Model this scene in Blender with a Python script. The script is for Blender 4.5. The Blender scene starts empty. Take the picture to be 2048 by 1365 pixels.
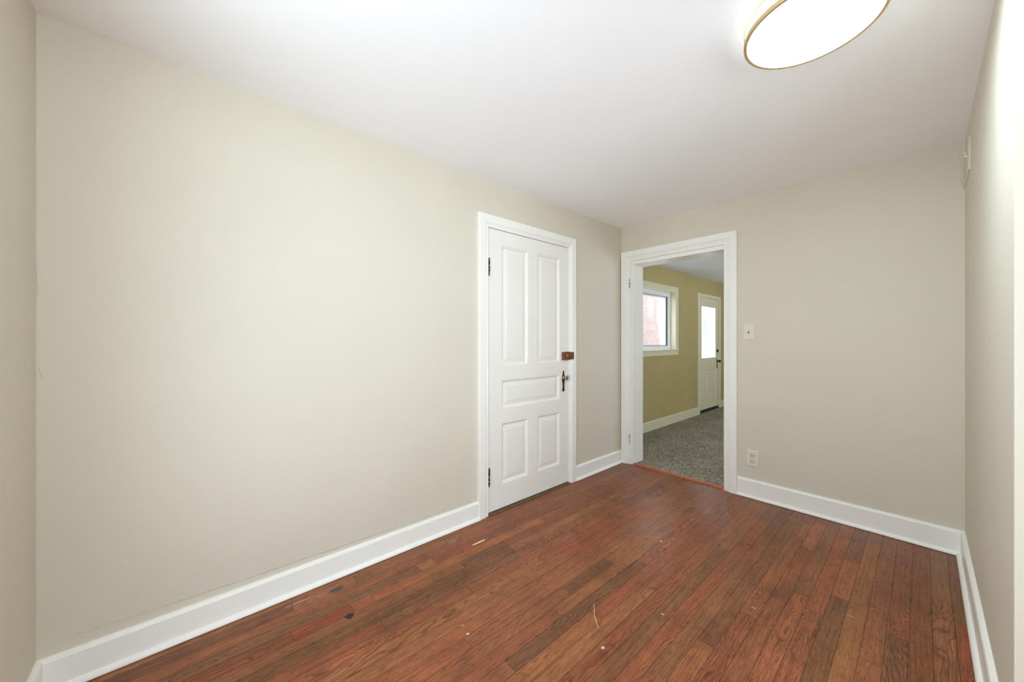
import bpy, bmesh, math, random
from mathutils import Vector
random.seed(7)
scene = bpy.context.scene
COL = scene.collection
PI = math.pi

# ------------------------------------------------------------------ camera, world, big lights, exposure
cam_data = bpy.data.cameras.new('camera')
cam_data.sensor_width = 36.0
cam_data.lens = 735.8 / 2048 * 36.0
cam_data.shift_y = -1.9 / 2048
cam_data.clip_start = 0.02
cam = bpy.data.objects.new('camera', cam_data)
COL.objects.link(cam)
CAM_H = 1.2726
cam.location = (0, 0, CAM_H)
cam.rotation_euler = (PI / 2, 0, 0.840627)
scene.camera = cam

world = bpy.data.worlds.new('overcast_sky')
scene.world = world
world.use_nodes = True
wn = world.node_tree.nodes
bg = wn['Background']
SKY, GROUND_GLOW = 3.7, 6.2           # overcast sky above the horizon, added upward glow below it to lift the ceilings
wt = world.node_tree
_tc = wn.new('ShaderNodeTexCoord')
_sp = wn.new('ShaderNodeSeparateXYZ')
_rp = wn.new('ShaderNodeValToRGB')
_mr = wn.new('ShaderNodeMapRange')
_mr.inputs['From Min'].default_value = -1.0
wt.links.new(_tc.outputs['Generated'], _sp.inputs[0])
wt.links.new(_sp.outputs[2], _mr.inputs['Value'])
wt.links.new(_mr.outputs[0], _rp.inputs[0])
_e = _rp.color_ramp.elements
_e[0].position, _e[0].color = 0.49, (GROUND_GLOW * 0.89, GROUND_GLOW * 1.025, GROUND_GLOW * 1.16, 1)
_e[1].position, _e[1].color = 0.51, (SKY * 0.85, SKY * 0.985, SKY * 1.12, 1)
wt.links.new(_rp.outputs[0], bg.inputs['Color'])
bg.inputs['Strength'].default_value = 1.0

scene.view_settings.view_transform = 'Standard'
scene.view_settings.look = 'None'
scene.view_settings.gamma = 1.0
scene.view_settings.use_curve_mapping = False
scene.view_settings.exposure = 0.15
scene.cycles.max_bounces = 20
scene.cycles.diffuse_bounces = 14

LAMP_EMIT = 38.0
SIDE_EMIT = 1.8
KITCHEN_EMIT = 30.0

# ------------------------------------------------------------------ room measures (metres; camera stands at x=0, y=0)
XL, XR = -2.108, 0.165          # left and right wall faces
YF, YB = -0.389, 3.427          # front and back wall faces
H = 2.44
YB2 = 3.625                     # far side of the back wall
XFL = -2.553                    # left wall of the room beyond
HF = 2.335                      # its ceiling
YFE, XFR = 8.6, 1.5
KX, KY = 2.4, 2.6               # adjoining space on the right
YJ = 1.68                       # where the right wall ends


def lin(r, g, b):
    def f(c):
        c /= 255.0
        return c / 12.92 if c <= 0.04045 else ((c + 0.055) / 1.055) ** 2.4
    return (f(r), f(g), f(b), 1.0)


# ------------------------------------------------------------------ materials
class NT:
    def __init__(self, name):
        self.m = bpy.data.materials.new(name)
        self.m.use_nodes = True
        self.t = self.m.node_tree
        self.p = self.t.nodes['Principled BSDF']
        self.out = self.t.nodes['Material Output']

    def n(self, kind, **kw):
        nd = self.t.nodes.new(kind)
        for k, v in kw.items():
            if k in nd.inputs.keys():
                nd.inputs[k].default_value = v
            else:
                setattr(nd, k, v)
        return nd

    def l(self, a, b):
        self.t.links.new(a, b)

    def math(self, op, a, b=None, c=None):
        nd = self.n('ShaderNodeMath', operation=op)
        for i, v in enumerate((a, b, c)):
            if v is None:
                continue
            if isinstance(v, (int, float)):
                nd.inputs[i].default_value = v
            else:
                self.l(v, nd.inputs[i])
        return nd.outputs[0]

    def mix(self, fac, a, b, blend='MIX'):
        nd = self.n('ShaderNodeMix', data_type='RGBA', blend_type=blend)
        for s, v in ((nd.inputs[0], fac), (nd.inputs[6], a), (nd.inputs[7], b)):
            if isinstance(v, (int, float, tuple)):
                s.default_value = v
            else:
                self.l(v, s)
        return nd.outputs[2]

    def ramp(self, fac, stops):
        nd = self.n('ShaderNodeValToRGB')
        e = nd.color_ramp.elements
        while len(e) < len(stops):
            e.new(0.5)
        for el, (p, c) in zip(e, stops):
            el.position = p
            el.color = c if isinstance(c, tuple) else (c, c, c, 1)
        self.l(fac, nd.inputs[0])
        return nd.outputs[0]

    def coords(self):
        return self.n('ShaderNodeTexCoord').outputs['Object']

    def noise(self, vec, scale, detail=3.0, rough=0.5, dist=0.0):
        nd = self.n('ShaderNodeTexNoise')
        nd.inputs['Scale'].default_value = scale
        nd.inputs['Detail'].default_value = detail
        nd.inputs['Roughness'].default_value = rough
        nd.inputs['Distortion'].default_value = dist
        self.l(vec, nd.inputs['Vector'])
        return nd.outputs['Fac']

    def bump(self, height, strength, distance):
        nd = self.n('ShaderNodeBump')
        nd.inputs['Strength'].default_value = strength
        nd.inputs['Distance'].default_value = distance
        self.l(height, nd.inputs['Height'])
        self.l(nd.outputs[0], self.p.inputs['Normal'])


def paint(name, rgb, rough=0.55, var=0.03, bump=0.15, fine=90.0, coarse=2.2, spec=0.5):
    t = NT(name)
    c = t.coords()
    big = t.noise(c, coarse, 3)
    base = lin(*rgb)
    lo = tuple(v * (1 - var) for v in base[:3]) + (1,)
    hi = tuple(v * (1 + var) for v in base[:3]) + (1,)
    t.l(t.ramp(big, [(0.3, lo), (0.7, hi)]), t.p.inputs['Base Color'])
    t.p.inputs['Roughness'].default_value = rough
    t.p.inputs['Specular IOR Level'].default_value = spec
    if bump:
        fn = t.noise(c, fine, 3)
        h = t.math('ADD', t.math('MULTIPLY', fn, 0.25), t.math('MULTIPLY', big, 4.0))
        t.bump(h, bump, 0.002)
    return t.m


def plain(name, rgb, rough=0.5, metal=0.0, var=0.06, scale=60.0):
    t = NT(name)
    c = t.coords()
    n = t.noise(c, scale, 3)
    base = lin(*rgb)
    t.l(t.ramp(n, [(0.3, tuple(v * (1 - var) for v in base[:3]) + (1,)),
                   (0.7, tuple(v * (1 + var) for v in base[:3]) + (1,))]), t.p.inputs['Base Color'])
    t.p.inputs['Roughness'].default_value = rough
    t.p.inputs['Metallic'].default_value = metal
    return t.m


M = {}
M['wall'] = paint('greige_wall_paint', (212, 205, 187), 0.6, 0.012, 0.25)
M['far_wall'] = paint('olive_tan_far_wall', (184, 165, 112), 0.7, 0.06, 0.3, fine=140)  # far wall's own base colour, more saturated than the main room
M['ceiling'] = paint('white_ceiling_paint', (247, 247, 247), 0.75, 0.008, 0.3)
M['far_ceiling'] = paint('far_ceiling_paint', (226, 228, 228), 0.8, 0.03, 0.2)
M['trim'] = paint('white_gloss_trim_paint', (241, 239, 232), 0.34, 0.012, 0.12, fine=40)
M['door'] = paint('white_door_paint', (237, 234, 226), 0.38, 0.012, 0.15, fine=40)
M['far_trim'] = paint('shade_tinted_trim', (226, 216, 186), 0.45, 0.02, 0.1)  # tan tint of the shaded far trim put into its colour
M['vinyl'] = plain('white_vinyl', (240, 241, 240), 0.4, 0, 0.01)
M['gasket'] = plain('dark_rubber_gasket', (48, 44, 34), 0.7)
M['plate'] = plain('ivory_plate_plastic', (224, 215, 199), 0.4, 0, 0.015)
M['slot'] = plain('dark_slot', (52, 44, 36), 0.7)
M['wall_plate'] = paint('painted_metal_plate', (212, 206, 188), 0.5, 0.01, 0.1)
M['gold'] = plain('brushed_gold', (222, 196, 146), 0.42, 0.85, 0.03, 200)
M['pan'] = plain('white_enamel', (238, 238, 236), 0.4, 0, 0.01)
M['bronze'] = plain('dark_bronze', (62, 50, 36), 0.42, 0.7, 0.3, 90)
M['black_metal'] = plain('black_metal', (26, 22, 18), 0.45, 0.5, 0.2)
M['brass'] = plain('worn_brass', (190, 160, 95), 0.35, 1.0, 0.1)
M['siding'] = plain('white_siding_paint', (244, 244, 246), 0.6, 0, 0.02, 3)
M['dark_glass'] = plain('dark_window_glass', (96, 104, 110), 0.15, 0, 0.1, 3)
M['concrete'] = plain('pale_concrete', (190, 188, 182), 0.9, 0, 0.08, 6)
M['dark_gap'] = plain('blackened_wood', (34, 27, 21), 0.85, 0, 0.2)
M['crack'] = plain('grey_plaster_crack', (148, 140, 122), 0.9, 0, 0.2, 30)
M['caulk'] = plain('pale_paint_ridge', (214, 208, 192), 0.6, 0, 0.03, 30)


def rust_paint():
    t = NT('rust_brown_metal')
    c = t.coords()
    n = t.noise(c, 130, 4, 0.6)
    t.l(t.ramp(n, [(0.3, lin(84, 46, 28)), (0.55, lin(132, 82, 52)), (0.75, lin(160, 112, 76))]), t.p.inputs['Base Color'])
    t.p.inputs['Roughness'].default_value = 0.45
    t.p.inputs['Metallic'].default_value = 0.35
    t.bump(n, 0.3, 0.002)
    return t.m


M['rust'] = rust_paint()


def chipped():
    t = NT('chipped_painted_hinge')
    c = t.coords()
    n = t.noise(c, 75, 3, 0.6)
    f = t.ramp(n, [(0.5, 0.0), (0.56, 1.0)])
    t.l(t.mix(f, lin(226, 222, 212), lin(58, 46, 34)), t.p.inputs['Base Color'])
    t.p.inputs['Roughness'].default_value = 0.45
    return t.m


M['chipped'] = chipped()


def dark_hinge():
    t = NT('bronze_hinge_with_paint')
    c = t.coords()
    n = t.noise(c, 60, 3, 0.6)
    f = t.ramp(n, [(0.38, 0.0), (0.44, 1.0)])
    t.l(t.mix(f, lin(216, 204, 186), lin(50, 38, 26)), t.p.inputs['Base Color'])
    t.p.inputs['Roughness'].default_value = 0.4
    t.p.inputs['Metallic'].default_value = 0.3
    return t.m


M['hinge'] = dark_hinge()


def glass(name, tint=(1, 1, 1, 1), refl=0.08):
    t = NT(name)
    tr = t.n('ShaderNodeBsdfTransparent')
    tr.inputs[0].default_value = tint
    gl = t.n('ShaderNodeBsdfGlossy')
    gl.inputs['Roughness'].default_value = 0.02
    mx = t.n('ShaderNodeMixShader')
    fr = t.n('ShaderNodeLayerWeight')
    fr.inputs['Blend'].default_value = 0.5
    t.l(t.math('ADD', t.math('MULTIPLY', t.math('POWER', fr.outputs['Facing'], 5.0), 0.4), 0.02), mx.inputs[0])
    t.l(tr.outputs[0], mx.inputs[1])
    t.l(gl.outputs[0], mx.inputs[2])
    t.l(mx.outputs[0], t.out.inputs['Surface'])
    return t.m


M['glass'] = glass('window_glass')


def crystal():
    t = NT('crystal_glass')
    t.p.inputs['Base Color'].default_value = (0.95, 0.97, 0.94, 1)
    t.p.inputs['Roughness'].default_value = 0.03
    t.p.inputs['Transmission Weight'].default_value = 0.9
    t.p.inputs['IOR'].default_value = 1.5
    return t.m


M['crystal'] = crystal()


def emit(name, rgb, strength):
    t = NT(name)
    t.p.inputs['Base Color'].default_value = (0.9, 0.9, 0.88, 1)
    t.p.inputs['Emission Color'].default_value = rgb
    t.p.inputs['Emission Strength'].default_value = strength
    return t.m


M['lamp'] = emit('lit_acrylic_diffuser', (0.82, 0.98, 1.12, 1), LAMP_EMIT)
M['lamp_side'] = emit('lit_acrylic_drum', (0.82, 0.98, 1.12, 1), SIDE_EMIT)
M['kitchen_lamp'] = emit('lit_globe', (0.82, 0.98, 1.12, 1), KITCHEN_EMIT)


def wood_floor():
    t = NT('stained_oak_strip_floor')
    c = t.coords()
    tone = t.n('ShaderNodeAttribute', attribute_name='tone').outputs['Color']
    off = t.n('ShaderNodeAttribute', attribute_name='shift').outputs['Fac']
    sep = t.n('ShaderNodeSeparateXYZ')
    t.l(c, sep.inputs[0])
    x, y = sep.outputs[0], sep.outputs[1]
    def vec(kx, ky, kz, add=0.0):
        cm = t.n('ShaderNodeCombineXYZ')
        t.l(t.math('ADD', t.math('MULTIPLY', x, kx), t.math('MULTIPLY', off, add)), cm.inputs[0])
        t.l(t.math('MULTIPLY', y, ky), cm.inputs[1])
        t.l(t.math('MULTIPLY', off, kz), cm.inputs[2])
        return cm.outputs[0]
    fine = t.noise(vec(1, .045, 37), 520, 3, 0.7)               # open pores along the strip
    streak = t.noise(vec(1, .03, 23), 120, 3, 0.6)              # broader colour streaks
    warp = t.noise(vec(1, .20, 11, 3.1), 8, 2.5, 0.55)
    freq = t.math('ADD', 95.0, t.math('MULTIPLY', t.math('FRACT', t.math('MULTIPLY', off, 7.31)), 130.0))
    rings = t.math('SINE', t.math('MULTIPLY', t.math('ADD', warp, t.math('MULTIPLY', x, 5.0)), freq))
    amp = t.math('FRACT', t.math('MULTIPLY', off, 13.7))        # some boards flat-sawn, some plain
    blot = t.noise(c, 3.2, 4, 0.6)                              # uneven stain
    haze = t.noise(vec(1, .55, 0), 9, 4, 0.65)
    g1 = t.ramp(fine, [(0.34, 0.42), (0.48, 1.0), (0.70, 1.22)])
    g4 = t.ramp(streak, [(0.3, 0.72), (0.5, 1.0), (0.7, 1.22)])
    g2 = t.ramp(t.math('ADD', t.math('MULTIPLY', rings, 0.5), 0.5), [(0.0, 0.48), (0.32, 1.0), (1.0, 1.10)])
    g2 = t.mix(t.ramp(amp, [(0.25, 0.08), (0.8, 0.85)]), (1, 1, 1, 1), g2)
    g3 = t.ramp(blot, [(0.3, 0.78), (0.5, 1.0), (0.7, 1.16)])
    g5 = t.ramp(haze, [(0.3, 0.84), (0.5, 1.0), (0.7, 1.14)])
    col = tone
    for g in (g1, g2, g3, g4, g5):
        col = t.mix(1.0, col, g, 'MULTIPLY')
    # worn spots, knots and chips, each where the floor has it
    marks = [(-1.996, 0.584, .022, .050, (74, 66, 54), 0.5), (-1.763, 0.572, .021, .026, (44, 38, 32), 0.35),
             (-1.860, 1.480, .014, .040, (92, 78, 62), 0.5), (-1.862, 1.392, .0075, .066, (236, 208, 170), 0.2),
             (-1.981, 1.276, .018, .036, (150, 122, 104), 0.55), (-1.762, 1.258, .017, .024, (96, 84, 70), 0.5),
             (-1.315, 0.919, .006, .008, (214, 190, 186), 0.3), (-1.37, 0.93, .004, .010, (180, 150, 140), 0.3),
             (-1.105, 2.254, .005, .016, (222, 200, 182), 0.3), (-0.883, 1.295, .007, .010, (206, 180, 164), 0.4), (-0.806, 1.659, .008, .004, (210, 184, 166), 0.4), (-0.535, 2.02, .010, .003, (206, 176, 150), 0.3),
             (-0.22, 2.29, .016, .004, (190, 160, 134), 0.4), (-2.02, 0.42, .003, .07, (205, 180, 150), 0.3)]
    nz = t.noise(c, 60, 2)
    for (mx, my, rx, ry, rgb, soft) in marks:
        s = t.n('ShaderNodeVectorMath', operation='SUBTRACT')
        t.l(c, s.inputs[0])
        s.inputs[1].default_value = (mx, my, 0)
        q = t.n('ShaderNodeVectorMath', operation='MULTIPLY')
        t.l(s.outputs[0], q.inputs[0])
        q.inputs[1].default_value = (1 / rx, 1 / ry, 0)
        ln = t.n('ShaderNodeVectorMath', operation='LENGTH')
        t.l(q.outputs[0], ln.inputs[0])
        d = t.math('ADD', ln.outputs['Value'], t.math('MULTIPLY', t.math('SUBTRACT', nz, 0.5), 1.2))
        f = t.ramp(d, [(max(0.0, 1 - soft), 1.0), (1.0, 0.0)])
        col = t.mix(f, col, lin(*rgb))
    t.l(col, t.p.inputs['Base Color'])
    t.l(t.ramp(blot, [(0.3, 0.25), (0.7, 0.36)]), t.p.inputs['Roughness'])
    t.p.inputs['Specular IOR Level'].default_value = 0.26
    t.bump(fine, 0.12, 0.002)
    return t.m


M['floor'] = wood_floor()


def wood(name, rgb, rough=0.45):
    t = NT(name)
    c = t.coords()
    mp = t.n('ShaderNodeMapping')
    mp.inputs['Scale'].default_value = (1, 1, 1)
    t.l(c, mp.inputs[0])
    n = t.noise(mp.outputs[0], 45, 4, 0.6, 1.0)
    b = lin(*rgb)
    t.l(t.ramp(n, [(0.3, tuple(v * 0.65 for v in b[:3]) + (1,)), (0.7, tuple(v * 1.2 for v in b[:3]) + (1,))]),
        t.p.inputs['Base Color'])
    t.p.inputs['Roughness'].default_value = rough
    return t.m


M['old_wood'] = wood('worn_brown_threshold', (104, 78, 54), 0.6)
M['orange_wood'] = wood('orange_brown_oak', (182, 98, 60), 0.4)


def carpet():
    t = NT('flecked_grey_brown_carpet')
    c = t.coords()
    n = t.noise(c, 95, 4, 0.75)
    big = t.noise(c, 2.5, 2)
    col = t.ramp(n, [(0.36, lin(58, 50, 40)), (0.47, lin(122, 112, 96)), (0.60, lin(206, 196, 176))])
    col = t.mix(1.0, col, t.ramp(big, [(0.3, 0.85), (0.7, 1.1)]), 'MULTIPLY')
    t.l(col, t.p.inputs['Base Color'])
    t.p.inputs['Roughness'].default_value = 0.95
    t.p.inputs['Specular IOR Level'].default_value = 0.1
    t.bump(n, 0.8, 0.006)
    return t.m


M['carpet'] = carpet()


def brick():
    t = NT('weathered_pink_brick')
    c = t.coords()
    sp = t.n('ShaderNodeSeparateXYZ')
    t.l(c, sp.inputs[0])
    cm = t.n('ShaderNodeCombineXYZ')
    t.l(sp.outputs[1], cm.inputs[0])
    t.l(sp.outputs[2], cm.inputs[1])
    b = t.n('ShaderNodeTexBrick')
    b.inputs['Scale'].default_value = 1.0
    b.inputs['Brick Width'].default_value = 0.21
    b.inputs['Row Height'].default_value = 0.066
    b.inputs['Mortar Size'].default_value = 0.008
    b.inputs['Color1'].default_value = lin(130, 104, 94)
    b.inputs['Color2'].default_value = lin(146, 118, 108)
    b.inputs['Mortar'].default_value = lin(160, 148, 140)
    t.l(cm.outputs[0], b.inputs['Vector'])
    n = t.noise(c, 1.3, 4, 0.6)
    t.l(t.mix(t.ramp(n, [(0.5, 0.0), (0.75, 0.5)]), b.outputs['Color'], lin(186, 174, 168)), t.p.inputs['Base Color'])
    t.p.inputs['Roughness'].default_value = 0.9
    return t.m


M['brick'] = brick()


# ------------------------------------------------------------------ mesh helpers
class MB:
    def __init__(self):
        self.b = bmesh.new()

    def quad(self, pts):
        return self.b.faces.new([self.b.verts.new(p) for p in pts])

    def box(self, x0, x1, y0, y1, z0, z1, bev=0.0):
        tmp = bmesh.new()
        vs = [tmp.verts.new((x, y, z)) for x in (x0, x1) for y in (y0, y1) for z in (z0, z1)]
        for f in ((0, 1, 3, 2), (4, 6, 7, 5), (0, 4, 5, 1), (2, 3, 7, 6), (0, 2, 6, 4), (1, 5, 7, 3)):
            tmp.faces.new([vs[i] for i in f])
        if bev:
            bmesh.ops.bevel(tmp, geom=tmp.edges[:], offset=bev, segments=2, affect='EDGES', profile=0.5)
        bmesh.ops.recalc_face_normals(tmp, faces=tmp.faces)
        self.merge(tmp)

    def merge(self, tmp):
        me = bpy.data.meshes.new('tmp')
        tmp.to_mesh(me)
        tmp.free()
        self.b.from_mesh(me)
        bpy.data.meshes.remove(me)

    def grid(self, rings, closed_u=True, caps=True):
        """rings: list of point loops; joins consecutive loops."""
        rv = [[self.b.verts.new(p) for p in r] for r in rings]
        n = len(rv[0])
        for a, c in zip(rv, rv[1:]):
            for i in range(n if closed_u else n - 1):
                j = (i + 1) % n
                self.b.faces.new((a[i], a[j], c[j], c[i]))
        if caps:
            self.b.faces.new(rv[0])
            self.b.faces.new(rv[-1])

    def lathe(self, prof, origin, axis, seg=24, caps=True):
        """prof: (radius, distance along axis)."""
        ax = Vector(axis).normalized()
        u = ax.orthogonal().normalized()
        v = ax.cross(u)
        o = Vector(origin)
        rings = [[o + ax * d + (u * math.cos(2 * PI * i / seg) + v * math.sin(2 * PI * i / seg)) * max(r, 1e-5)
                  for i in range(seg)] for r, d in prof]
        self.grid(rings, True, caps)

    def tube(self, pts, r, seg=6):
        pts = [Vector(p) for p in pts]
        rings = []
        for i, p in enumerate(pts):
            d = (pts[min(i + 1, len(pts) - 1)] - pts[max(i - 1, 0)]).normalized()
            u = d.orthogonal().normalized()
            v = d.cross(u)
            rr = r[i] if isinstance(r, (list, tuple)) else r
            rings.append([p + (u * math.cos(2 * PI * k / seg) + v * math.sin(2 * PI * k / seg)) * rr for k in range(seg)])
        self.grid(rings)

    def prism(self, poly, fn, w0, w1):
        """poly: list of (u, v); fn(u, v, w) -> world."""
        self.grid([[fn(u, v, w0) for u, v in poly], [fn(u, v, w1) for u, v in poly]])

    def build(self, name, mat, parent=None, smooth=False, weld=False):
        if weld:
            bmesh.ops.remove_doubles(self.b, verts=self.b.verts, dist=1e-5)
        bmesh.ops.recalc_face_normals(self.b, faces=self.b.faces)
        me = bpy.data.meshes.new(name)
        self.b.to_mesh(me)
        self.b.free()
        for m in (mat if isinstance(mat, (list, tuple)) else [mat]):
            me.materials.append(m)
        if smooth:
            for p in me.polygons:
                p.use_smooth = True
            try:
                me.set_sharp_from_angle(angle=math.radians(38))
            except Exception:
                pass
        o = bpy.data.objects.new(name, me)
        COL.objects.link(o)
        if parent is not None:
            o.parent = parent
            o.matrix_parent_inverse = parent.matrix_world.inverted() if False else o.matrix_parent_inverse
            # geometry is authored in world space: shift it into the parent's space
            off = Vector(parent_loc(parent))
            for v in me.vertices:
                v.co -= off
        return o


def parent_loc(o):
    l = Vector(o.location)
    while o.parent:
        o = o.parent
        l += Vector(o.location)
    return l


def tag(o, label=None, cat=None, group=None, kind=None):
    if label: o['label'] = label
    if cat: o['category'] = cat
    if group: o['group'] = group
    if kind: o['kind'] = kind
    return o


def empty(name, loc, label=None, cat=None, kind=None, group=None):
    o = bpy.data.objects.new(name, None)
    o.empty_display_size = 0.05
    o.location = loc
    COL.objects.link(o)
    return tag(o, label, cat, group, kind)


def struct(name, mb, mat, label, cat, **kw):
    return tag(mb.build(name, mat, **kw), label, cat, kind='structure')


# maps from wall coordinates (u along, v up, h out of the wall) to the world
ON_LEFT = lambda u, v, h: (XL + h, u, v)
ON_BACK = lambda u, v, h: (u, YB - h, v)
ON_RIGHT = lambda u, v, h: (XR - h, u, v)
ON_FAR = lambda u, v, h: (XFL + h, u, v)
ON_SIDE = lambda u, v, h: (KX - h, u, v)
ON_FRONT = lambda u, v, h: (u, YF + h, v)


def wall_with_holes(mb, fn, u0, u1, v0, v1, depth, holes):
    """A slab (face at h=0, back at h=-depth) with rectangular openings."""
    us = sorted({u0, u1, *[h[0] for h in holes], *[h[1] for h in holes]})
    vs = sorted({v0, v1, *[h[2] for h in holes], *[h[3] for h in holes]})
    inside = lambda a, b: any(h[0] < a < h[1] and h[2] < b < h[3] for h in holes)
    full = lambda i, j: (0 <= i < len(us) - 1 and 0 <= j < len(vs) - 1 and
                         not inside((us[i] + us[i + 1]) / 2, (vs[j] + vs[j + 1]) / 2))
    for i in range(len(us) - 1):
        for j in range(len(vs) - 1):
            if not full(i, j):
                continue
            a, b, c, d = us[i], us[i + 1], vs[j], vs[j + 1]
            for h in (0, -depth):
                mb.quad([fn(a, c, h), fn(b, c, h), fn(b, d, h), fn(a, d, h)])
            for (di, dj, e) in ((-1, 0, ((a, c), (a, d))), (1, 0, ((b, c), (b, d))),
                                (0, -1, ((a, c), (b, c))), (0, 1, ((a, d), (b, d)))):
                if not full(i + di, j + dj):
                    (p, q), (r, s) = e
                    mb.quad([fn(p, q, 0), fn(r, s, 0), fn(r, s, -depth), fn(p, q, -depth)])


def casing(mb, fn, u0, u1, v0, v1, prof, closed=False):
    """Mitred moulding round an opening; prof = [(offset outwards, height off the wall)]."""
    loops = []
    for o, h in prof:
        if closed:
            loops.append([fn(u0 - o, v0 - o, h), fn(u0 - o, v1 + o, h), fn(u1 + o, v1 + o, h), fn(u1 + o, v0 - o, h)])
        else:
            loops.append([fn(u0 - o, v0, h), fn(u0 - o, v1 + o, h), fn(u1 + o, v1 + o, h), fn(u1 + o, v0, h)])
    mb.grid(loops, closed, False)
    if not closed:
        mb.b.faces.new([mb.b.verts.new(l[0]) for l in loops])
        mb.b.faces.new([mb.b.verts.new(l[3]) for l in loops])


def door_leaf(mb, fn, u0, u1, v0, v1, panels, face, thick, open_panels=()):
    """Frame-and-panel door; panels sunk with a moulded edge and a raised field."""
    allp = list(panels) + list(open_panels)
    us = sorted({u0, u1, *[p[0] for p in allp], *[p[1] for p in allp]})
    vs = sorted({v0, v1, *[p[2] for p in allp], *[p[3] for p in allp]})
    for a, b in zip(us, us[1:]):
        for c, d in zip(vs, vs[1:]):
            mu, mv = (a + b) / 2, (c + d) / 2
            if any(p[0] < mu < p[1] and p[2] < mv < p[3] for p in allp):
                continue
            mb.quad([fn(a, c, face), fn(b, c, face), fn(b, d, face), fn(a, d, face)])
    rect = lambda p, i, h: [fn(p[0] + i, p[2] + i, h), fn(p[1] - i, p[2] + i, h), fn(p[1] - i, p[3] - i, h), fn(p[0] + i, p[3] - i, h)]
    for p in panels:
        mb.grid([rect(p, 0, face), rect(p, .003, face - .004), rect(p, .010, face - .006), rect(p, .015, face - .013),
                 rect(p, .019, face - .014), rect(p, .050, face - .008), rect(p, .052, face - .0065)], True, False)
        mb.quad(rect(p, .052, face - .0065))
    for p in open_panels:
        mb.grid([rect(p, 0, face), rect(p, .006, face - .005), rect(p, .012, face - .007), rect(p, -.08, face - thick)], True, False)
    # edges and back
    o = [(u0, v0), (u1, v0), (u1, v1), (u0, v1)]
    for k in range(4):
        (a, b), (c, d) = o[k], o[(k + 1) % 4]
        mb.quad([fn(a, b, face), fn(c, d, face), fn(c, d, face - thick), fn(a, b, face - thick)])
    bu = sorted({u0, u1, *[p[0] - .08 for p in open_panels], *[p[1] + .08 for p in open_panels]})
    bv = sorted({v0, v1, *[p[2] - .08 for p in open_panels], *[p[3] + .08 for p in open_panels]})
    for a, b in zip(bu, bu[1:]):
        for c, d in zip(bv, bv[1:]):
            mu, mv = (a + b) / 2, (c + d) / 2
            if any(p[0] < mu < p[1] and p[2] < mv < p[3] for p in open_panels):
                continue
            mb.quad([fn(a, c, face - thick), fn(b, c, face - thick), fn(b, d, face - thick), fn(a, d, face - thick)])


def baseboard(name, fn, u0, u1, h, label, mat=None, shoe=True, thick=0.018, m0=0.0, m1=0.0):
    """Flat board with an eased top edge and a quarter-round shoe at the floor."""
    mb = MB()
    prof = [(0, 0), (thick, 0), (thick, h - .014), (thick - .003, h - .006), (thick - .010, h - .001), (0, h)]
    def run(pr, a, b):
        mb.grid([[fn(a + m0 * q[0], q[1], q[0]) for q in pr], [fn(b - m1 * q[0], q[1], q[0]) for q in pr]])
    run(prof, u0, u1)
    o = struct(name, mb, mat or M['trim'], label, 'baseboard')
    if shoe:
        mb = MB()
        r = .017
        pr = [(thick, .003)] + [(thick + r * math.cos(t * PI / 10), .003 + r * 1.15 * math.sin(t * PI / 10)) for t in range(6)]
        mb.grid([[fn(u0 + m0 * q[0], q[1], q[0]) for q in pr], [fn(u1 - m1 * q[0], q[1], q[0]) for q in pr]])
        mb.build('shoe_moulding', mat or M['trim'], o)
    return o


def hinge(parent, fn, u, z0, z1, h, mat, leaf=0.012, r=0.0055):
    """Ball-tipped butt hinge: a barrel with knuckle joints and finials, and two leaf edges."""
    mb = MB()
    zc, hl = (z0 + z1) / 2, (z1 - z0) / 2
    body = hl - .014
    prof = [(0.0005, -hl), (r * .7, -hl + .003), (r * .85, -hl + .007), (r * .45, -hl + .011)]
    for k in range(5):
        a = -body + k * (2 * body / 5)
        b = a + 2 * body / 5
        prof += [(r * .8, a), (r, a + .002), (r, b - .002), (r * .8, b)]
    prof += [(r * .45, hl - .011), (r * .85, hl - .007), (r * .7, hl - .003), (0.0005, hl)]
    o = Vector(fn(u, zc, h))
    mb.lathe(prof, o, (0, 0, 1), 12)
    a, b = Vector(fn(u - leaf, zc - body, h - r - .0015)), Vector(fn(u + leaf, zc + body, h - r + .0005))
    mb.box(min(a.x, b.x), max(a.x, b.x), min(a.y, b.y), max(a.y, b.y), a.z, b.z)
    return mb.build('hinge', mat, parent, smooth=True)


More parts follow.
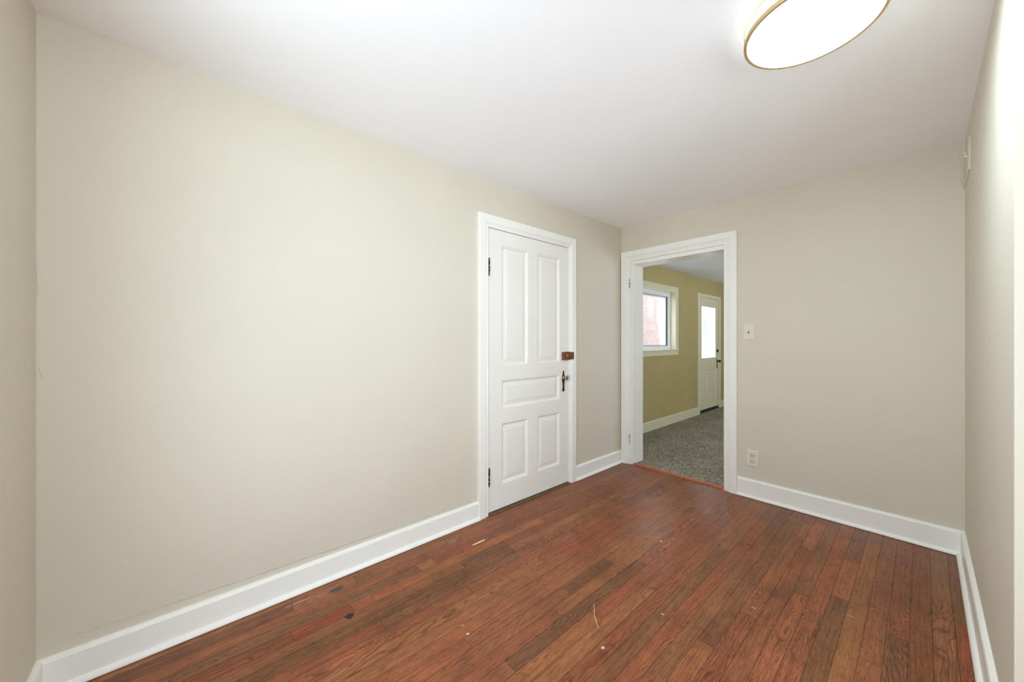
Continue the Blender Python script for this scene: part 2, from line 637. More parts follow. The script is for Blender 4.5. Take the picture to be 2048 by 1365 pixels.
# ------------------------------------------------------------------ floor
def build_floor():
    mb = MB()
    bm = mb.b
    W = 0.0667
    base = [(134, 80, 54), (124, 72, 48), (114, 66, 46), (128, 68, 48), (108, 68, 50), (146, 90, 60), (120, 62, 42),
            (138, 84, 54), (118, 74, 54), (130, 76, 50)]
    reds = [(130, 68, 48), (124, 62, 46), (134, 72, 50)]
    darks = [(92, 58, 42), (100, 62, 44)]
    # strips whose boards can be told one by one in the room: index -> [(y end, colour)]
    known = {
        5: [(-0.6, (120, 70, 48)), (1.35, (134, 82, 54)), (2.414, (88, 57, 40)), (2.86, (152, 88, 54)), (4, (104, 68, 52))],
        4: [(0.9, (128, 74, 50)), (4, (132, 82, 52))],
        3: [(2.02, (142, 76, 52)), (4, (122, 68, 46))],
        1: [(4, (98, 54, 32))],
        0: [(2.75, (120, 70, 46)), (4, (108, 68, 48))],
        -1: [(2.6, (128, 56, 36)), (4, (92, 58, 40))],
        6: [(2.2, (124, 66, 46)), (4, (132, 70, 48))],
        7: [(2.30, (140, 76, 52)), (4, (108, 68, 48))],
        9: [(1.95, (128, 62, 46)), (4, (126, 70, 48))],
        28: [(0.35, (118, 60, 44)), (0.60, (132, 54, 40)), (0.70, (150, 84, 56)), (1.9, (146, 84, 54)), (4, (120, 66, 46))],
        29: [(0.98, (112, 76, 54)), (1.08, (158, 96, 62)), (1.5, (126, 58, 42)), (4, (116, 68, 48))],
        22: [(1.7, (134, 80, 52)), (2.5, (136, 58, 42)), (4, (124, 70, 48))],
        23: [(1.55, (138, 84, 56)), (2.35, (132, 62, 44)), (4, (118, 66, 46))],
    }
    faces = []
    i = -1
    x_hi = 0.094 + W
    rnd = random.Random(21)
    k = -1
    xs = []
    x = 0.094 + W
    # continue the strips to the right into the adjoining space too
    n_right = int((KX - x) / W) + 1
    for k in range(-1 - n_right, 40):
        xa = 0.094 - (k + 1) * W
        xb = 0.094 - k * W
        if xb < XL + .001:
            break
        xa = max(xa, XL + .001)
        xb = min(xb, KX - .001)
        if xa >= xb:
            continue
        ymax = YB + .004 if xb < XR + .1 else KY
        if k in known:
            cuts = known[k]
        else:
            cuts = []
            yy = YF - rnd.random() * 0.9
            while yy < ymax:
                yy += rnd.choice([0.35, 0.55, 0.8, 1.1, 1.3]) * (0.8 + 0.4 * rnd.random())
                u = rnd.random()
                colr = rnd.choice(reds) if u < .16 else rnd.choice(darks) if u < .26 else rnd.choice(base)
                cuts.append((yy, colr))
        ya = YF + .001
        for (yb, colr) in cuts:
            yb = min(yb, ymax)
            if yb - ya < .02:
                continue
            g = .0007
            f = mb.quad([(xa + g, ya + g, 0), (xb - g, ya + g, 0), (xb - g, yb - g, 0), (xa + g, yb - g, 0)])
            faces.append((tuple(v * 1.32 for v in lin(*[a_ * .5 + b_ * .5 for a_, b_ in zip([c * (0.96 + 0.08 * rnd.random()) for c in colr], (126, 79, 46))])[:3]) + (1,), rnd.random()))
            ya = yb
    nf = len(faces)
    mb.box(XL - .1, KX + .05, YF - .05, YB + .004, -.06, -.0012)
    o = mb.build('floor', [M['floor'], M['dark_gap']])
    me = o.data
    me.attributes.new('tone', 'FLOAT_COLOR', 'FACE')
    me.attributes.new('shift', 'FLOAT', 'FACE')
    tone, sh = me.attributes['tone'], me.attributes['shift']
    for idx, p in enumerate(me.polygons):
        if idx < nf:
            tone.data[idx].color = faces[idx][0]
            sh.data[idx].value = faces[idx][1]
        else:
            tone.data[idx].color = (0.02, 0.012, 0.008, 1)
            p.material_index = 1
    return tag(o, 'reddish brown oak strip floor with worn spots', 'floor', kind='structure')


floor_o = build_floor()
mb = MB()
path = [(-1.055, 1.475), (-1.030, 1.440), (-1.004, 1.410), (-.980, 1.388), (-.955, 1.368)]
for (a, b), (c, d) in zip(path, path[1:]):
    n = Vector((-(d - b), c - a, 0)).normalized() * .0009
    mb.quad([Vector((a, b, .0003)) - n, Vector((c, d, .0003)) - n, Vector((c, d, .0003)) + n, Vector((a, b, .0003)) + n])
mb.build('scratch', M['caulk'], floor_o)

# ------------------------------------------------------------------ room shell
DY0, DY1, DZ1 = 1.650, 2.555, 2.092          # closed door opening in the left wall
OX0, OX1, OZ1 = -1.998, -1.104, 2.080        # doorway in the back wall (rough opening)

mb = MB()
wall_with_holes(mb, ON_LEFT, YF - .12, YB2, 0, H, .15, [(DY0, DY1, 0, DZ1)])
mb.box(XL - .30, XL - .15, DY0 - .1, DY1 + .1, 0, DZ1 + .1)
wall_left = struct('wall_left', mb, M['wall'], 'long greige plaster wall with the closed white door', 'wall')

mb = MB()
wall_with_holes(mb, ON_BACK, XFL - .02, XFR + .1, 0, H, YB2 - YB, [(OX0, OX1, 0, OZ1)])
wall_back = struct('wall_back', mb, M['wall'], 'greige end wall with the open white-cased doorway', 'wall')

mb = MB()
mb.box(XR, XR + .13, YJ, YB + .002, 0, H)
wall_right = struct('wall_right', mb, M['wall'], 'narrow greige wall along the right edge', 'wall')

mb = MB()
wall_with_holes(mb, ON_FRONT, XL - .15, KX + .12, 0, H, .12, [(1.35, 2.25, 0.15, 2.25), (-1.30, -.22, 0.15, 2.25)])
wall_front = struct('wall_front', mb, M['wall'], 'greige wall at the left edge meeting the long wall', 'wall')

mb = MB()
wall_with_holes(mb, ON_SIDE, YF - .12, KY + .12, 0, H, .12, [(-.2, 1.5, 0.2, 2.25)])
wall_side = struct('wall_side', mb, M['wall'], 'greige wall of the adjoining space on the right', 'wall')
mb = MB()
mb.box(XR + .13, KX + .12, KY, KY + .12, 0, H)
wall_inner = struct('wall_inner', mb, M['wall'], 'greige inner wall of the adjoining space on the right', 'wall')

mb = MB()
mb.box(XL - .15, KX + .12, YF - .12, YB2, H, H + .12)
ceiling = struct('ceiling', mb, M['ceiling'], 'smooth white ceiling with the round lamp', 'ceiling')

# ---- room beyond
mb = MB()
WY0, WY1, WZ0, WZ1 = 4.10, 5.665, 1.125, 2.005      # window opening
FY0, FY1, FZ1 = 6.600, 7.500, 2.022                # outside door opening
wall_with_holes(mb, ON_FAR, YB2 - .2, YFE + .12, 0, HF + .2, .16, [(WY0, WY1, WZ0, WZ1), (FY0, FY1, 0, FZ1)])
struct('wall_far_left', mb, M['far_wall'], 'olive tan wall with window seen through the doorway', 'wall')
mb = MB()
mb.box(XFL - .16, XFR + .12, YFE, YFE + .12, 0, HF + .2)
struct('wall_far_end', mb, M['far_wall'], 'olive tan end wall of the room beyond', 'wall')
mb = MB()
wall_with_holes(mb, lambda u, v, h: (XFR - h, u, v), YB2, YFE + .12, 0, HF + .2, .12, [(5.0, 7.4, 0.45, 2.1)])
struct('wall_far_right', mb, M['far_wall'], 'olive tan right wall of the room beyond', 'wall')
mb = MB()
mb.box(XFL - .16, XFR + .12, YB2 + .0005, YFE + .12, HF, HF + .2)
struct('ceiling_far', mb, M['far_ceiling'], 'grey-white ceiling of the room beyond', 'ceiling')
mb = MB()
mb.box(XFL - .16, XFR + .12, YB + .046, YFE + .12, -.06, .004)
struct('floor_far', mb, M['carpet'], 'flecked grey-brown carpet beyond the doorway', 'carpet floor')

# ------------------------------------------------------------------ trim
baseboard('baseboard_left', ON_LEFT, YF, DY0 - .0895, .128, 'white baseboard left of the closed door', m0=1)
baseboard('baseboard_left.001', ON_LEFT, DY1 + .0895, YB, .128, 'short white baseboard between closed door and doorway', m1=0)
baseboard('baseboard_back', ON_BACK, -1.023, XR, .147, 'tall white baseboard under the outlet', m1=1)
baseboard('baseboard_right', ON_RIGHT, YJ, YB, .150, 'white baseboard along the right wall', m1=1)
baseboard('baseboard_front', ON_FRONT, XL, XR + .6, .128, 'white baseboard under the wall at the left edge', m0=1)
baseboard('baseboard_far', ON_FAR, YB2, FY0 - .098, .135, 'cream baseboard under the window beyond the doorway', M['far_trim'], shoe=False, thick=.016)
baseboard('baseboard_far.001', ON_FAR, FY1 + .055, YFE, .135, 'cream baseboard right of the half-glass door', M['far_trim'], shoe=False, thick=.016)

# casing of the closed door
PROF_A = [(0, 0), (0, .010), (.003, .013), (.009, .0145), (.014, .012), (.0165, .0105), (.0185, .014), (.025, .0175),
          (.029, .0155), (.031, .0195), (.034, .022), (.085, .024), (.0885, .0225), (.0895, .019), (.0895, 0)]
mb = MB()
casing(mb, ON_LEFT, DY0 - .001, DY1 + .001, 0, DZ1 + .001, PROF_A)
struct('trim_1', mb, M['trim'], 'white moulded casing around the closed door', 'door casing')

# casing of the doorway: right side full width, left side cut in the corner
PROF_B = [(0, 0), (0, .012), (.004, .015), (.020, .016), (.024, .013), (.027, .016), (.033, .0185), (.038, .0155),
          (.041, .0155), (.044, .022), (.050, .026), (.094, .029), (.099, .027), (.101, .022), (.101, 0)]
mb = MB()
casing(mb, ON_BACK, OX0, OX1 - .021, 0, OZ1 + .001, [(o, h) for o, h in PROF_B])
struct('trim_2', mb, M['trim'], 'white moulded casing around the open doorway', 'door casing')

# jamb lining of the doorway with a rebate where the door hung
mb = MB()
J = .022
mb.box(OX0 + .0005, OX0 + J, YB - .004, YB2 + .004, .0, OZ1 - .0005, .002)
mb.box(OX1 - J, OX1 - .0005, YB - .004, YB2 + .004, .0, OZ1 - .0005, .002)
mb.box(OX0 + J, OX1 - J, YB - .004, YB2 + .004, OZ1 - .036, OZ1 - .0005, .002)
frame = struct('trim_3', mb, M['trim'], 'white jamb lining inside the open doorway', 'door frame')
for (z0, z1) in ((1.800, 1.908), (.205, .324)):
    hinge(frame, ON_BACK, OX0 - .008, z0, z1, .0185, M['chipped'], leaf=.008, r=.0042)

# far side casing of the doorway
mb = MB()
casing(mb, lambda u, v, h: (u, YB2 + h, v), OX0, OX1, 0, OZ1, [(0, 0), (0, .012), (.08, .016), (.09, .014), (.09, 0)])
struct('trim_4', mb, M['trim'], 'white casing on the far side of the open doorway', 'door casing')

mb = MB()
pr = [(YB + .002, 0), (YB + .008, .012), (YB + .016, .0145), (YB + .036, .0145), (YB + .043, .011), (YB + .046, 0.0)]
mb.grid([[(OX0 + J, a, b) for a, b in pr], [(OX1 - J, a, b) for a, b in pr]])
struct('trim_5', mb, M['orange_wood'], 'orange-brown wooden strip between wood floor and carpet', 'threshold')
mb = MB()
mb.grid([[(a, DY0 + .001, b) for a, b in ((XL - .14, .0005), (XL + .028, .0005), (XL + .027, .006), (XL + .018, .010), (XL - .14, .011))],
         [(a, DY1 - .001, b) for a, b in ((XL - .14, .0005), (XL + .028, .0005), (XL + .027, .006), (XL + .018, .010), (XL - .14, .011))]])
struct('trim_6', mb, M['old_wood'], 'worn dark wooden sill under the closed door', 'threshold')

# ------------------------------------------------------------------ closed five-panel door
d1 = empty('door_1', (XL, (DY0 + DY1) / 2, 0), 'closed white five-panel door with glass knob in the left wall', 'door', 'structure')
mb = MB()
PAN = [(1.779, 2.054, 1.082, 1.980), (2.162, 2.437, 1.086, 1.980), (1.788, 2.440, .760, .970),
       (1.790, 2.056, .193, .647), (2.176, 2.438, .195, .646)]
PAN = [(1.782, 2.055, 1.082, 1.980), (2.164, 2.438, 1.082, 1.980), (1.782, 2.438, .760, .970),
       (1.782, 2.055, .194, .646), (2.164, 2.438, .194, .646)]
door_leaf(mb, ON_LEFT, DY0 + .004, DY1 - .003, .016, DZ1 - .003, PAN, .0025, .036)
mb.build('door_leaf', M['door'], d1, weld=True)
for (z0, z1) in ((1.738, 1.872), (.204, .344)):
    hinge(d1, ON_LEFT, DY0 + .008, z0, z1, .009, M['hinge'], leaf=.007, r=.0062)
# rim lock
mb = MB()
mb.box(XL + .003, XL + .026, 2.466, 2.560, 1.098, 1.169, .004)
lock = tag(mb.build('rim_lock', M['rust'], d1, smooth=True), 'brown metal surface lock')
mb = MB()
mb.box(XL + .0225, XL + .029, 2.562, 2.607, 1.101, 1.166, .003)
mb.box(XL + .003, XL + .0225, 2.588, 2.607, 1.101, 1.166, .003)
mb.build('keeper', M['rust'], lock, smooth=True)
mb = MB()
mb.lathe([(.013, 0), (.013, .003), (.010, .005), (.0085, .005), (.0085, .009), (.006, .011), (.001, .0115)], (XL + .025, 2.515, 1.136), (1, 0, 0), 20)
mb.build('lock_cylinder', M['brass'], lock, smooth=True)
# escutcheon plate with a long slim outline
mb = MB()
zc, yc = .913, 2.489
out = [(.003, .092), (.008, .082), (.010, .062), (.017, .040), (.019, .015), (.017, -.002), (.012, -.018), (.010, -.050),
       (.012, -.066), (.0155, -.078), (.012, -.088), (.004, -.092)]
poly = [(yc + a, zc + b) for a, b in out] + [(yc - a, zc + b) for a, b in reversed(out)]
inner = [(yc + (u - yc) * .8, zc + (v - zc) * .97) for u, v in poly]
mb.grid([[ON_LEFT(u, v, .003) for u, v in poly], [ON_LEFT(u, v, .0055) for u, v in poly], [ON_LEFT(u, v, .0075) for u, v in inner]])
esc = tag(mb.build('escutcheon', M['bronze'], d1, smooth=False), 'long dark bronze knob plate')
mb = MB()
mb.lathe([(.003, 0), (.003, .001), (.0027, .0012)], (XL + .0075, yc, .868), (1, 0, 0), 10)
mb.box(XL + .0075, XL + .0082, yc - .0015, yc + .0015, .852, .868)
mb.build('keyhole', M['slot'], esc)
kz = .941
mb = MB()
mb.lathe([(.015, 0), (.015, .003), (.010, .007), (.009, .017), (.0115, .022), (.0135, .026), (.0135, .030)], (XL + .0072, yc, kz), (1, 0, 0), 20)
sh = mb.build('knob_shank', M['brass'], d1, smooth=True)
mb = MB()
mb.lathe([(.012, 0), (.019, .003), (.0255, .010), (.0265, .017), (.024, .023), (.016, .0275), (.0155, .0265), (.001, .028)],
         (XL + .0372, yc, kz), (1, 0, 0), 12)
tag(mb.build('door_knob', M['crystal'], d1), 'faceted clear glass knob')

# ------------------------------------------------------------------ plaster cracks on the long wall and in the corners
def crack(pts, r, fn, mat, jitter, parent, steps=7, h=.0):
    rnd = random.Random(len(pts) * 31 + int(pts[0][0] * 100))
    path = []
    for (a, b), (c, d) in zip(pts, pts[1:]):
        for k in range(steps):
            t = k / steps
            path.append(fn(a + (c - a) * t, b + (d - b) * t + rnd.uniform(-jitter, jitter), h))
    path.append(fn(*pts[-1], h))
    n = len(path)
    rad = [r * (0.35 + 0.65 * math.sin(PI * (i + .5) / n)) * rnd.uniform(.6, 1.2) for i in range(n)]
    mb = MB()
    mb.tube(path, rad, 5)
    return mb.build('plaster_crack', mat, parent)


crack([(-.30, .172), (.15, .158), (.55, .152), (.95, .146), (1.50, .140)], .0011, ON_LEFT, M['crack'], .002, wall_left, 14)
crack([(.80, .655), (.95, .645), (1.10, .640), (1.18, .622), (1.30, .612)], .0016, ON_LEFT, M['caulk'], .003, wall_left)
crack([(.57, .592), (.70, .572), (.80, .556)], .0014, ON_LEFT, M['caulk'], .004, wall_left)
crack([(.80, .575), (.87, .548), (.90, .556)], .0014, ON_LEFT, M['caulk'], .004, wall_left)
crack([(-.385, 1.56), (-.386, 1.50), (-.383, 1.46), (-.386, 1.42)], .003, ON_LEFT, M['caulk'], .004, wall_left)
crack([(-.384, 1.20), (-.380, 1.16), (-.374, 1.145), (-.372, 1.13)], .003, ON_LEFT, M['caulk'], .004, wall_left)
crack([(-.37, 1.44), (-.33, 1.442)], .0012, ON_LEFT, M['caulk'], .003, wall_left)
crack([(.139, 2.40), (.146, 2.33), (.152, 2.27)], .0035, ON_BACK, M['caulk'], .004, wall_back)
crack([(.143, 2.27), (.150, 2.20), (.154, 2.16)], .003, ON_BACK, M['caulk'], .004, wall_back)

# ------------------------------------------------------------------ switch, outlet, vent
sw = empty('light_switch', (-.944, YB, 1.339), 'ivory toggle light switch plate beside the open doorway', 'light switch')
mb = MB()
def plate(mb, fn, u0, u1, v0, v1, h=.006, b=.007):
    r = lambda i, hh: [fn(u0 + i, v0 + i, hh), fn(u1 - i, v0 + i, hh), fn(u1 - i, v1 - i, hh), fn(u0 + i, v1 - i, hh)]
    mb.grid([r(0, 0), r(0, h * .35), r(b * .4, h * .8), r(b, h)], True, True)
plate(mb, ON_BACK, -.986, -.902, 1.274, 1.405)
mb.build('cover_plate', M['plate'], sw)
mb = MB()
a = ON_BACK
mb.box(-.9495, -.9385, YB - .0068, YB - .0045, 1.327, 1.352)
slot = mb.build('toggle_slot', M['slot'], sw)
mb = MB()
mb.prism([(1.339, .004), (1.347, .006), (1.3535, .017), (1.3475, .0185), (1.336, .008)], lambda u, v, w: ON_BACK(w, u, v), -.948, -.940)
mb.build('toggle', M['plate'], sw)
for z in (1.297, 1.382):
    mb = MB()
    mb.lathe([(.0032, 0), (.0032, .0008), (.002, .0014)], (-.944, YB - .0058, z), (0, -1, 0), 10)
    mb.build('screw', M['plate'], sw)

ot = empty('wall_outlet', (-.9185, YB, .317), 'ivory double outlet low on the end wall', 'outlet')
ot.rotation_euler = (0, math.radians(1.6), 0)
mb = MB()
plate(mb, ON_BACK, -.9615, -.8755, .2505, .3835)
mb.build('cover_plate', M['plate'], ot)
for z in (.3395, .2945):
    mb = MB()
    pts = []
    for k in range(28):
        t = 2 * PI * k / 28
        pts.append((-.9185 + .0178 * math.cos(t), z + max(-.0135, min(.0135, .0178 * math.sin(t)))))
    inn = [(-.9185 + (u + .9185) * .9, z + (v - z) * .9) for u, v in pts]
    mb.grid([[ON_BACK(u, v, .0045) for u, v in pts], [ON_BACK(u, v, .0074) for u, v in pts], [ON_BACK(u, v, .0082) for u, v in inn]])
    rc = mb.build('receptacle', M['plate'], ot)
    mb = MB()
    for dx, w, hh in ((-.0068, .0036, .0110), (.0068, .0036, .0095)):
        mb.box(-.9185 + dx - w / 2, -.9185 + dx + w / 2, YB - .0086, YB - .0078, z + .003 - hh / 2, z + .003 + hh / 2)
    mb.lathe([(.0036, 0), (.0036, .0008)], (-.9185, YB - .0079, z - .0075), (0, -1, 0), 12)
    mb.build('slots', M['slot'], rc)
    # recess ring around each receptacle
    mb = MB()
    ring = [(-.9185 + (u + .9185) * 1.09, z + (v - z) * 1.09) for u, v in pts]
    mb.grid([[ON_BACK(u, v, .0045) for u, v in ring], [ON_BACK(u, v, .0064) for u, v in ring]])
    mb.build('recess', M['slot'], rc)
mb = MB()
mb.lathe([(.003, 0), (.003, .0009), (.002, .0015)], (-.9185, YB - .0058, .317), (0, -1, 0), 10)
mb.build('screw', M['plate'], ot)

vt = empty('vent_cover', (XR, 3.25, 2.25), 'greige painted register cover high on the right wall near the corner', 'vent cover')
mb = MB()
u0, u1, v0, v1 = 3.055, 3.415, 2.163, 2.338
r = lambda i, hh: [ON_RIGHT(u0 + i, v0 + i, hh), ON_RIGHT(u1 - i, v0 + i, hh), ON_RIGHT(u1 - i, v1 - i, hh), ON_RIGHT(u0 + i, v1 - i, hh)]
mb.grid([r(0, 0), r(0, .004), r(.004, .0075), r(.024, .0085), r(.026, .004)], True, False)
mb.build('frame', M['wall_plate'], vt)
mb = MB()
for k in range(10):
    z = v0 + .030 + k * .0122
    mb.prism([(z, .0035), (z + .0035, .0035), (z + .0105, .0078), (z + .0075, .0082)], lambda a_, b_, w: ON_RIGHT(w, a_, b_), u0 + .027, u1 - .027)
mb.build('louvres', M['wall_plate'], vt)
mb = MB()
mb.box(XR - .017, XR - .006, u0 + .010, u0 + .018, 2.232, 2.240, .0015)
mb.box(XR - .019, XR - .014, u0 + .008, u0 + .020, 2.232, 2.262, .0015)
mb.build('lever', M['plate'], vt)

# ------------------------------------------------------------------ ceiling lamp
LX, LY, LR = -.262, 1.645, .2005
lamp = empty('ceiling_lamp', (LX, LY, H), 'round glowing ceiling lamp with thin gold rims', 'ceiling lamp')
mb = MB()
mb.lathe([(.15, 0), (.15, -.012), (LR - .006, -.012), (LR - .006, -.016)], (LX, LY, H), (0, 0, 1), 72)
mb.build('mounting_pan', M['pan'], lamp, smooth=True)
mb = MB()
mb.lathe([(LR - .004, -.0165), (LR - .004, -.0555)], (LX, LY, H), (0, 0, 1), 96, caps=False)
mb.build('drum_shade', M['lamp_side'], lamp, smooth=True)
mb = MB()
mb.lathe([(LR - .006, -.0645), (LR - .03, -.0665), (.001, -.068)], (LX, LY, H), (0, 0, 1), 96, caps=False)
mb.build('diffuser', M['lamp'], lamp, smooth=True)
def band(z0, z1, ri, ro):
    mb = MB()
    n = 128
    ringp = [(ri, z0), (ro, z0), (ro, z1), (ri, z1)]
    loops = []
    for rr, zz in ringp:
        loops.append([(LX + rr * math.cos(2 * PI * k / n), LY + rr * math.sin(2 * PI * k / n), H + zz) for k in range(n)])
    loops.append(loops[0])
    mb.grid(loops, True, False)
    return mb
band(-.0165, -.0125, LR - .004, LR).build('upper_rim', M['gold'], lamp, smooth=True, weld=True)
band(-.0700, -.0550, LR - .010, LR).build('lower_rim', M['gold'], lamp, smooth=True, weld=True)

# ------------------------------------------------------------------ room beyond: window
w1 = empty('window_1', (XFL, (WY0 + WY1) / 2, WZ0), 'white-framed window in the olive wall beyond the doorway', 'window', 'structure')
mb = MB()
casing(mb, ON_FAR, WY0, WY1, WZ0, WZ1, [(-.002, -.069), (-.002, .010), (.008, .013), (.060, .016), (.078, .018), (.082, .015), (.082, 0)], True)
mb.build('casing', M['far_trim'], w1)
mb = MB()
casing(mb, ON_FAR, WY0 + .022, WY1 - .022, WZ0 + .018, WZ1 - .022, [(-.040, -.13), (-.040, -.092), (-.018, -.090), (-.018, -.075), (0, -.070), (.0218, -.070), (.0218, -.13)], True)
mb.build('outer_frame', M['vinyl'], w1)
mb = MB()
casing(mb, ON_FAR, WY0 + .090, WY1 - .090, WZ0 + .075, WZ1 - .085, [(0, -.135), (0, -.112), (.010, -.108), (.024, -.108), (.024, -.135)], True)
sash = mb.build('sash', M['vinyl'], w1)
mb = MB()
casing(mb, ON_FAR, WY0 + .066, WY1 - .066, WZ0 + .060, WZ1 - .062, [(-.002, -.125), (-.002, -.0935), (.0042, -.0935), (.0042, -.125)], True)
mb.build('gasket', M['gasket'], w1)
mb = MB()
mb.box(XFL - .126, XFL - .122, WY0 + .088, WY1 - .088, WZ0 + .073, WZ1 - .083)
mb.build('pane', M['glass'], sash)
mb = MB()
mb.box(XFL - .07, XFL + .030, WY0 - .083, WY1 + .083, WZ0 - .010, WZ0 + .006, .003)
mb.build('window_sill', M['far_trim'], w1)

# ---- half-glass outside door
d2 = empty('door_2', (XFL, (FY0 + FY1) / 2, 0), 'half-glass cream door in the olive wall beyond the doorway', 'door', 'structure')
mb = MB()
FP = [(6.735, 6.975, .240, .750), (7.110, 7.372, .235, .735)]
FG = (6.728, 7.375, .945, 1.875)
door_leaf(mb, ON_FAR, FY0 + .006, FY1 - .004, .052, FZ1 - .012, FP, -.012, .040, [FG])
mb.build('door_leaf', M['far_trim'], d2, weld=True)
mb = MB()
mb.box(XFL - .023, XFL - .019, FG[0] + .0125, FG[1] - .0125, FG[2] + .0125, FG[3] - .0125)
mb.build('pane', M['glass'], d2)
mb = MB()
mb.lathe([(.030, 0), (.030, .006), (.026, .012), (.014, .014), (.014, .022), (.010, .024)], (XFL - .012, 7.438, 1.070), (1, 0, 0), 20)
mb.build('deadbolt', M['black_metal'], d2, smooth=True)
mb = MB()
oy, oz = 7.430, .845
outl = [(.004, .075), (.014, .055), (.018, .02), (.012, -.01), (.011, -.075), (.016, -.09), (.006, -.102)]
pl = [(oy + a, oz + b) for a, b in outl] + [(oy - a, oz + b) for a, b in reversed(outl)]
mb.grid([[ON_FAR(u, v, -.012) for u, v in pl], [ON_FAR(u, v, -.006) for u, v in pl]])
mb.build('escutcheon', M['black_metal'], d2)
mb = MB()
mb.lathe([(.010, 0), (.009, .022), (.020, .030), (.026, .042), (.023, .054), (.010, .060), (.001, .061)], (XFL - .006, oy, .882), (1, 0, 0), 20)
mb.build('door_knob', M['black_metal'], d2, smooth=True)
for (z0, z1, mt) in ((1.745, 1.875, M['chipped']), (.210, .345, M['vinyl'])):
    hinge(d2, ON_FAR, FY0 + .002, z0, z1, .002, mt, leaf=.012, r=.007)
mb = MB()
mb.box(XFL - .155, XFL - .004, FY0 + .001, FY1 - .001, .0045, .020)
mb.build('sill', M['dark_gap'], d2)
mb = MB()
mb.box(XFL - .165, XFL - .055, FY1 - .030, FY1 - .001, .021, FZ1 - .001, .002)
mb.box(XFL - .165, XFL - .055, FY0 + .001, FY0 + .030, .021, FZ1 - .001, .002)
mb.build('frame', M['siding'], d2)
mb = MB()
mb.box(XFL - .050, XFL - .014, FY0 + .008, FY1 - .006, .0205, .0515)
mb.build('under_door_strip', M['gasket'], d2)  # dark strip filling the gap below the leaf
mb = MB()
casing(mb, ON_FAR, FY0 + .001, FY1 - .001, 0.0045, FZ1 - .001, [(0, -.05), (0, .008), (.008, .012), (.050, .014), (.055, .012), (.055, 0)])
mb.box(XFL + .0005, XFL + .012, FY0 - .098, FY0 - .053, .0045, FZ1 + .055)
struct('trim_7', mb, M['far_trim'], 'cream casing around the half-glass door', 'door casing')

# ------------------------------------------------------------------ unseen windows added to bring daylight into the rooms
def added_window(name, fn, u0, u1, v0, v1, depth, label, mat):
    w = empty(name, fn((u0 + u1) / 2, v0, 0), label, 'window', 'structure')
    mb = MB()
    casing(mb, fn, u0, u1, v0, v1, [(-.002, -depth), (-.002, .010), (.008, .014), (.075, .018), (.085, .015), (.085, 0)], True)
    mb.build('casing', mat, w)
    vm = (v0 + v1) / 2
    for (a, b, hh) in ((v0, vm + .02, -depth * .5), (vm - .02, v1, -depth * .75)):
        mb = MB()
        casing(mb, fn, u0 + .042, u1 - .042, a + .042, b - .042, [(0, hh - .03), (0, hh), (.0415, hh), (.0415, hh - .03)], True)
        s = mb.build('sash', mat, w)
        mb = MB()
        p0, p1 = Vector(fn(u0 + .040, a + .040, hh - .018)), Vector(fn(u1 - .040, b - .040, hh - .014))
        mb.box(min(p0.x, p1.x), max(p0.x, p1.x), min(p0.y, p1.y), max(p0.y, p1.y), p0.z, p1.z)
        mb.build('pane', M['glass'], s)
    return w


added_window('added_window_2', ON_SIDE, -.2, 1.5, .2, 2.25, .12, 'added unseen white sash window in the side wall of the adjoining space', M['trim'])  # unseen, added so daylight reaches the left wall
added_window('added_window_3', ON_FRONT, 1.35, 2.25, .15, 2.25, .12, 'added unseen white sash window in the front wall of the adjoining space', M['trim'])  # added out of view to light the back wall
added_window('added_window_5', ON_FRONT, -1.30, -.22, .15, 2.25, .12, 'added unseen white sash window in the front wall of the main room', M['trim'])  # added behind the camera for more even daylight
added_window('added_window_4', lambda u, v, h: (XFR - h, u, v), 5.0, 7.4, .45, 2.1, .12, 'added unseen cream sash window in the right wall of the room beyond', M['far_trim'])  # unseen, added to brighten the room beyond


def portal(loc, rot, sx, sy):
    l = bpy.data.lights.new('window_portal', 'AREA')
    l.shape = 'RECTANGLE'
    l.size, l.size_y = sx, sy
    l.cycles.is_portal = True
    o = bpy.data.objects.new('window_portal', l)
    o.location = loc
    o.rotation_euler = rot
    COL.objects.link(o)


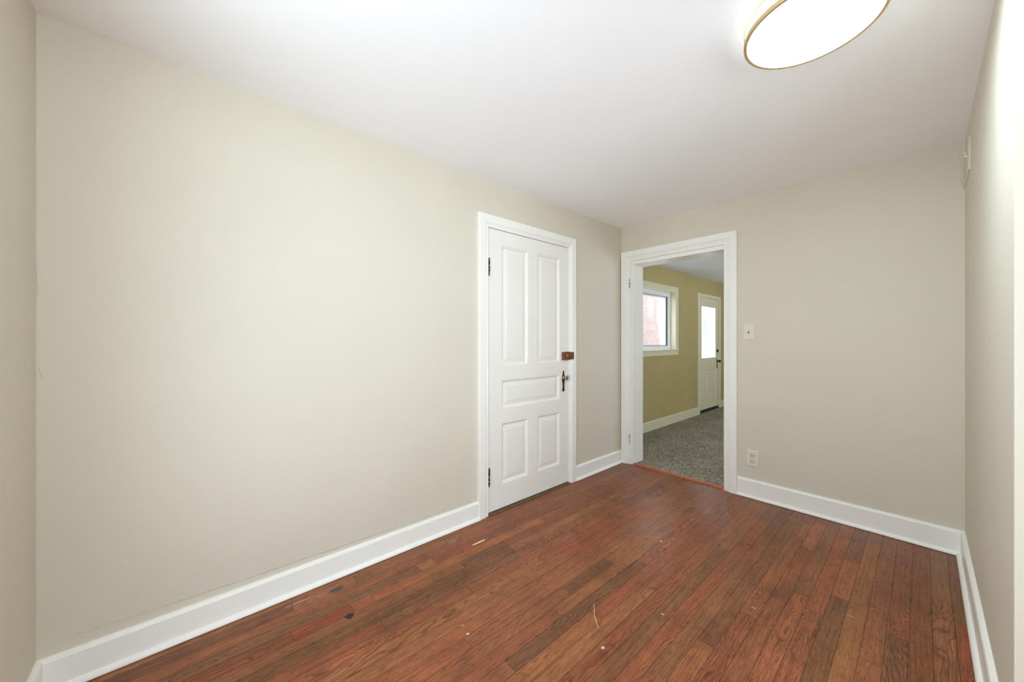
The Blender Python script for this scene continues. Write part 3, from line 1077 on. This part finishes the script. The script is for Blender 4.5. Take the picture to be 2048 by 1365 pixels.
portal((KX + .13, .65, 1.225), (0, PI / 2, 0), 2.05, 1.7)              # shines to -x
portal((1.8, YF - .13, 1.2), (PI / 2, 0, 0), .9, 2.1)               # shines to +y
portal((-.76, YF - .13, 1.2), (PI / 2, 0, 0), 1.08, 2.1)
portal((XFL - .17, (WY0 + WY1) / 2, (WZ0 + WZ1) / 2), (0, -PI / 2, 0), .88, 1.56)
portal((XFL - .17, (FG[0] + FG[1]) / 2, (FG[2] + FG[3]) / 2), (0, -PI / 2, 0), .93, .65)
portal((XFR + .13, 6.2, 1.275), (0, PI / 2, 0), 1.65, 2.4)

# ------------------------------------------------------------------ outdoors
mb = MB()
mb.box(-30, XFL - .17, -10, 40, -.6, -.45)
tag(mb.build('ground_outside', M['concrete']), 'pale paved ground outside the far window', 'ground', kind='structure')
bh = empty('brick_house', (-7.2, 11.0, -.45), 'pinkish brick house outside the far window', 'house')
mb = MB()
mb.box(-9.2, -7.0, 7.0, 14.75, -.45, 5.6)
mb.build('brick_wall', M['brick'], bh)
mb = MB()
mb.prism([(-9.4, 5.6), (-6.8, 5.6), (-8.1, 6.8)], lambda u, v, w: (u, w, v), 6.8, 14.76)
mb.build('roof', M['siding'], bh)
wh = empty('white_house', (-7.6, 18.4, -.45), 'white clapboard house outside the half-glass door', 'house')
mb = MB()
prof = []
z = -.45
while z < 5.0:
    prof += [(-7.0 + .018, z), (-7.0, z + .148)]
    z += .15
prof = [(-9.5, -.45)] + prof + [(-9.5, z)]
mb.prism([(a, b) for a, b in prof], lambda u, v, w: (u, w, v), 14.76, 24.0)
mb.build('siding', M['siding'], wh)
mb = MB()
mb.box(-7.02, -6.93, 18.30, 18.95, .9, 2.25, .01)
wf = mb.build('house_window', M['siding'], wh)
mb = MB()
mb.box(-6.935, -6.925, 18.36, 18.89, .97, 2.18)
mb.build('pane', M['dark_glass'], wf)
pp = empty('porch_post', (-5.6, 11.25, -.45), 'white bracketed porch post outside the far window', 'porch post')
mb = MB()
mb.prism([(11.68, -.45), (12.0, -.45), (12.0, 3.6), (11.55, 3.6), (11.52, 2.75), (11.42, 2.05), (11.56, 1.55), (11.68, 1.1)],
         lambda u, v, w: (w, u, v), -5.75, -5.45)
mb.build('post', M['siding'], pp)
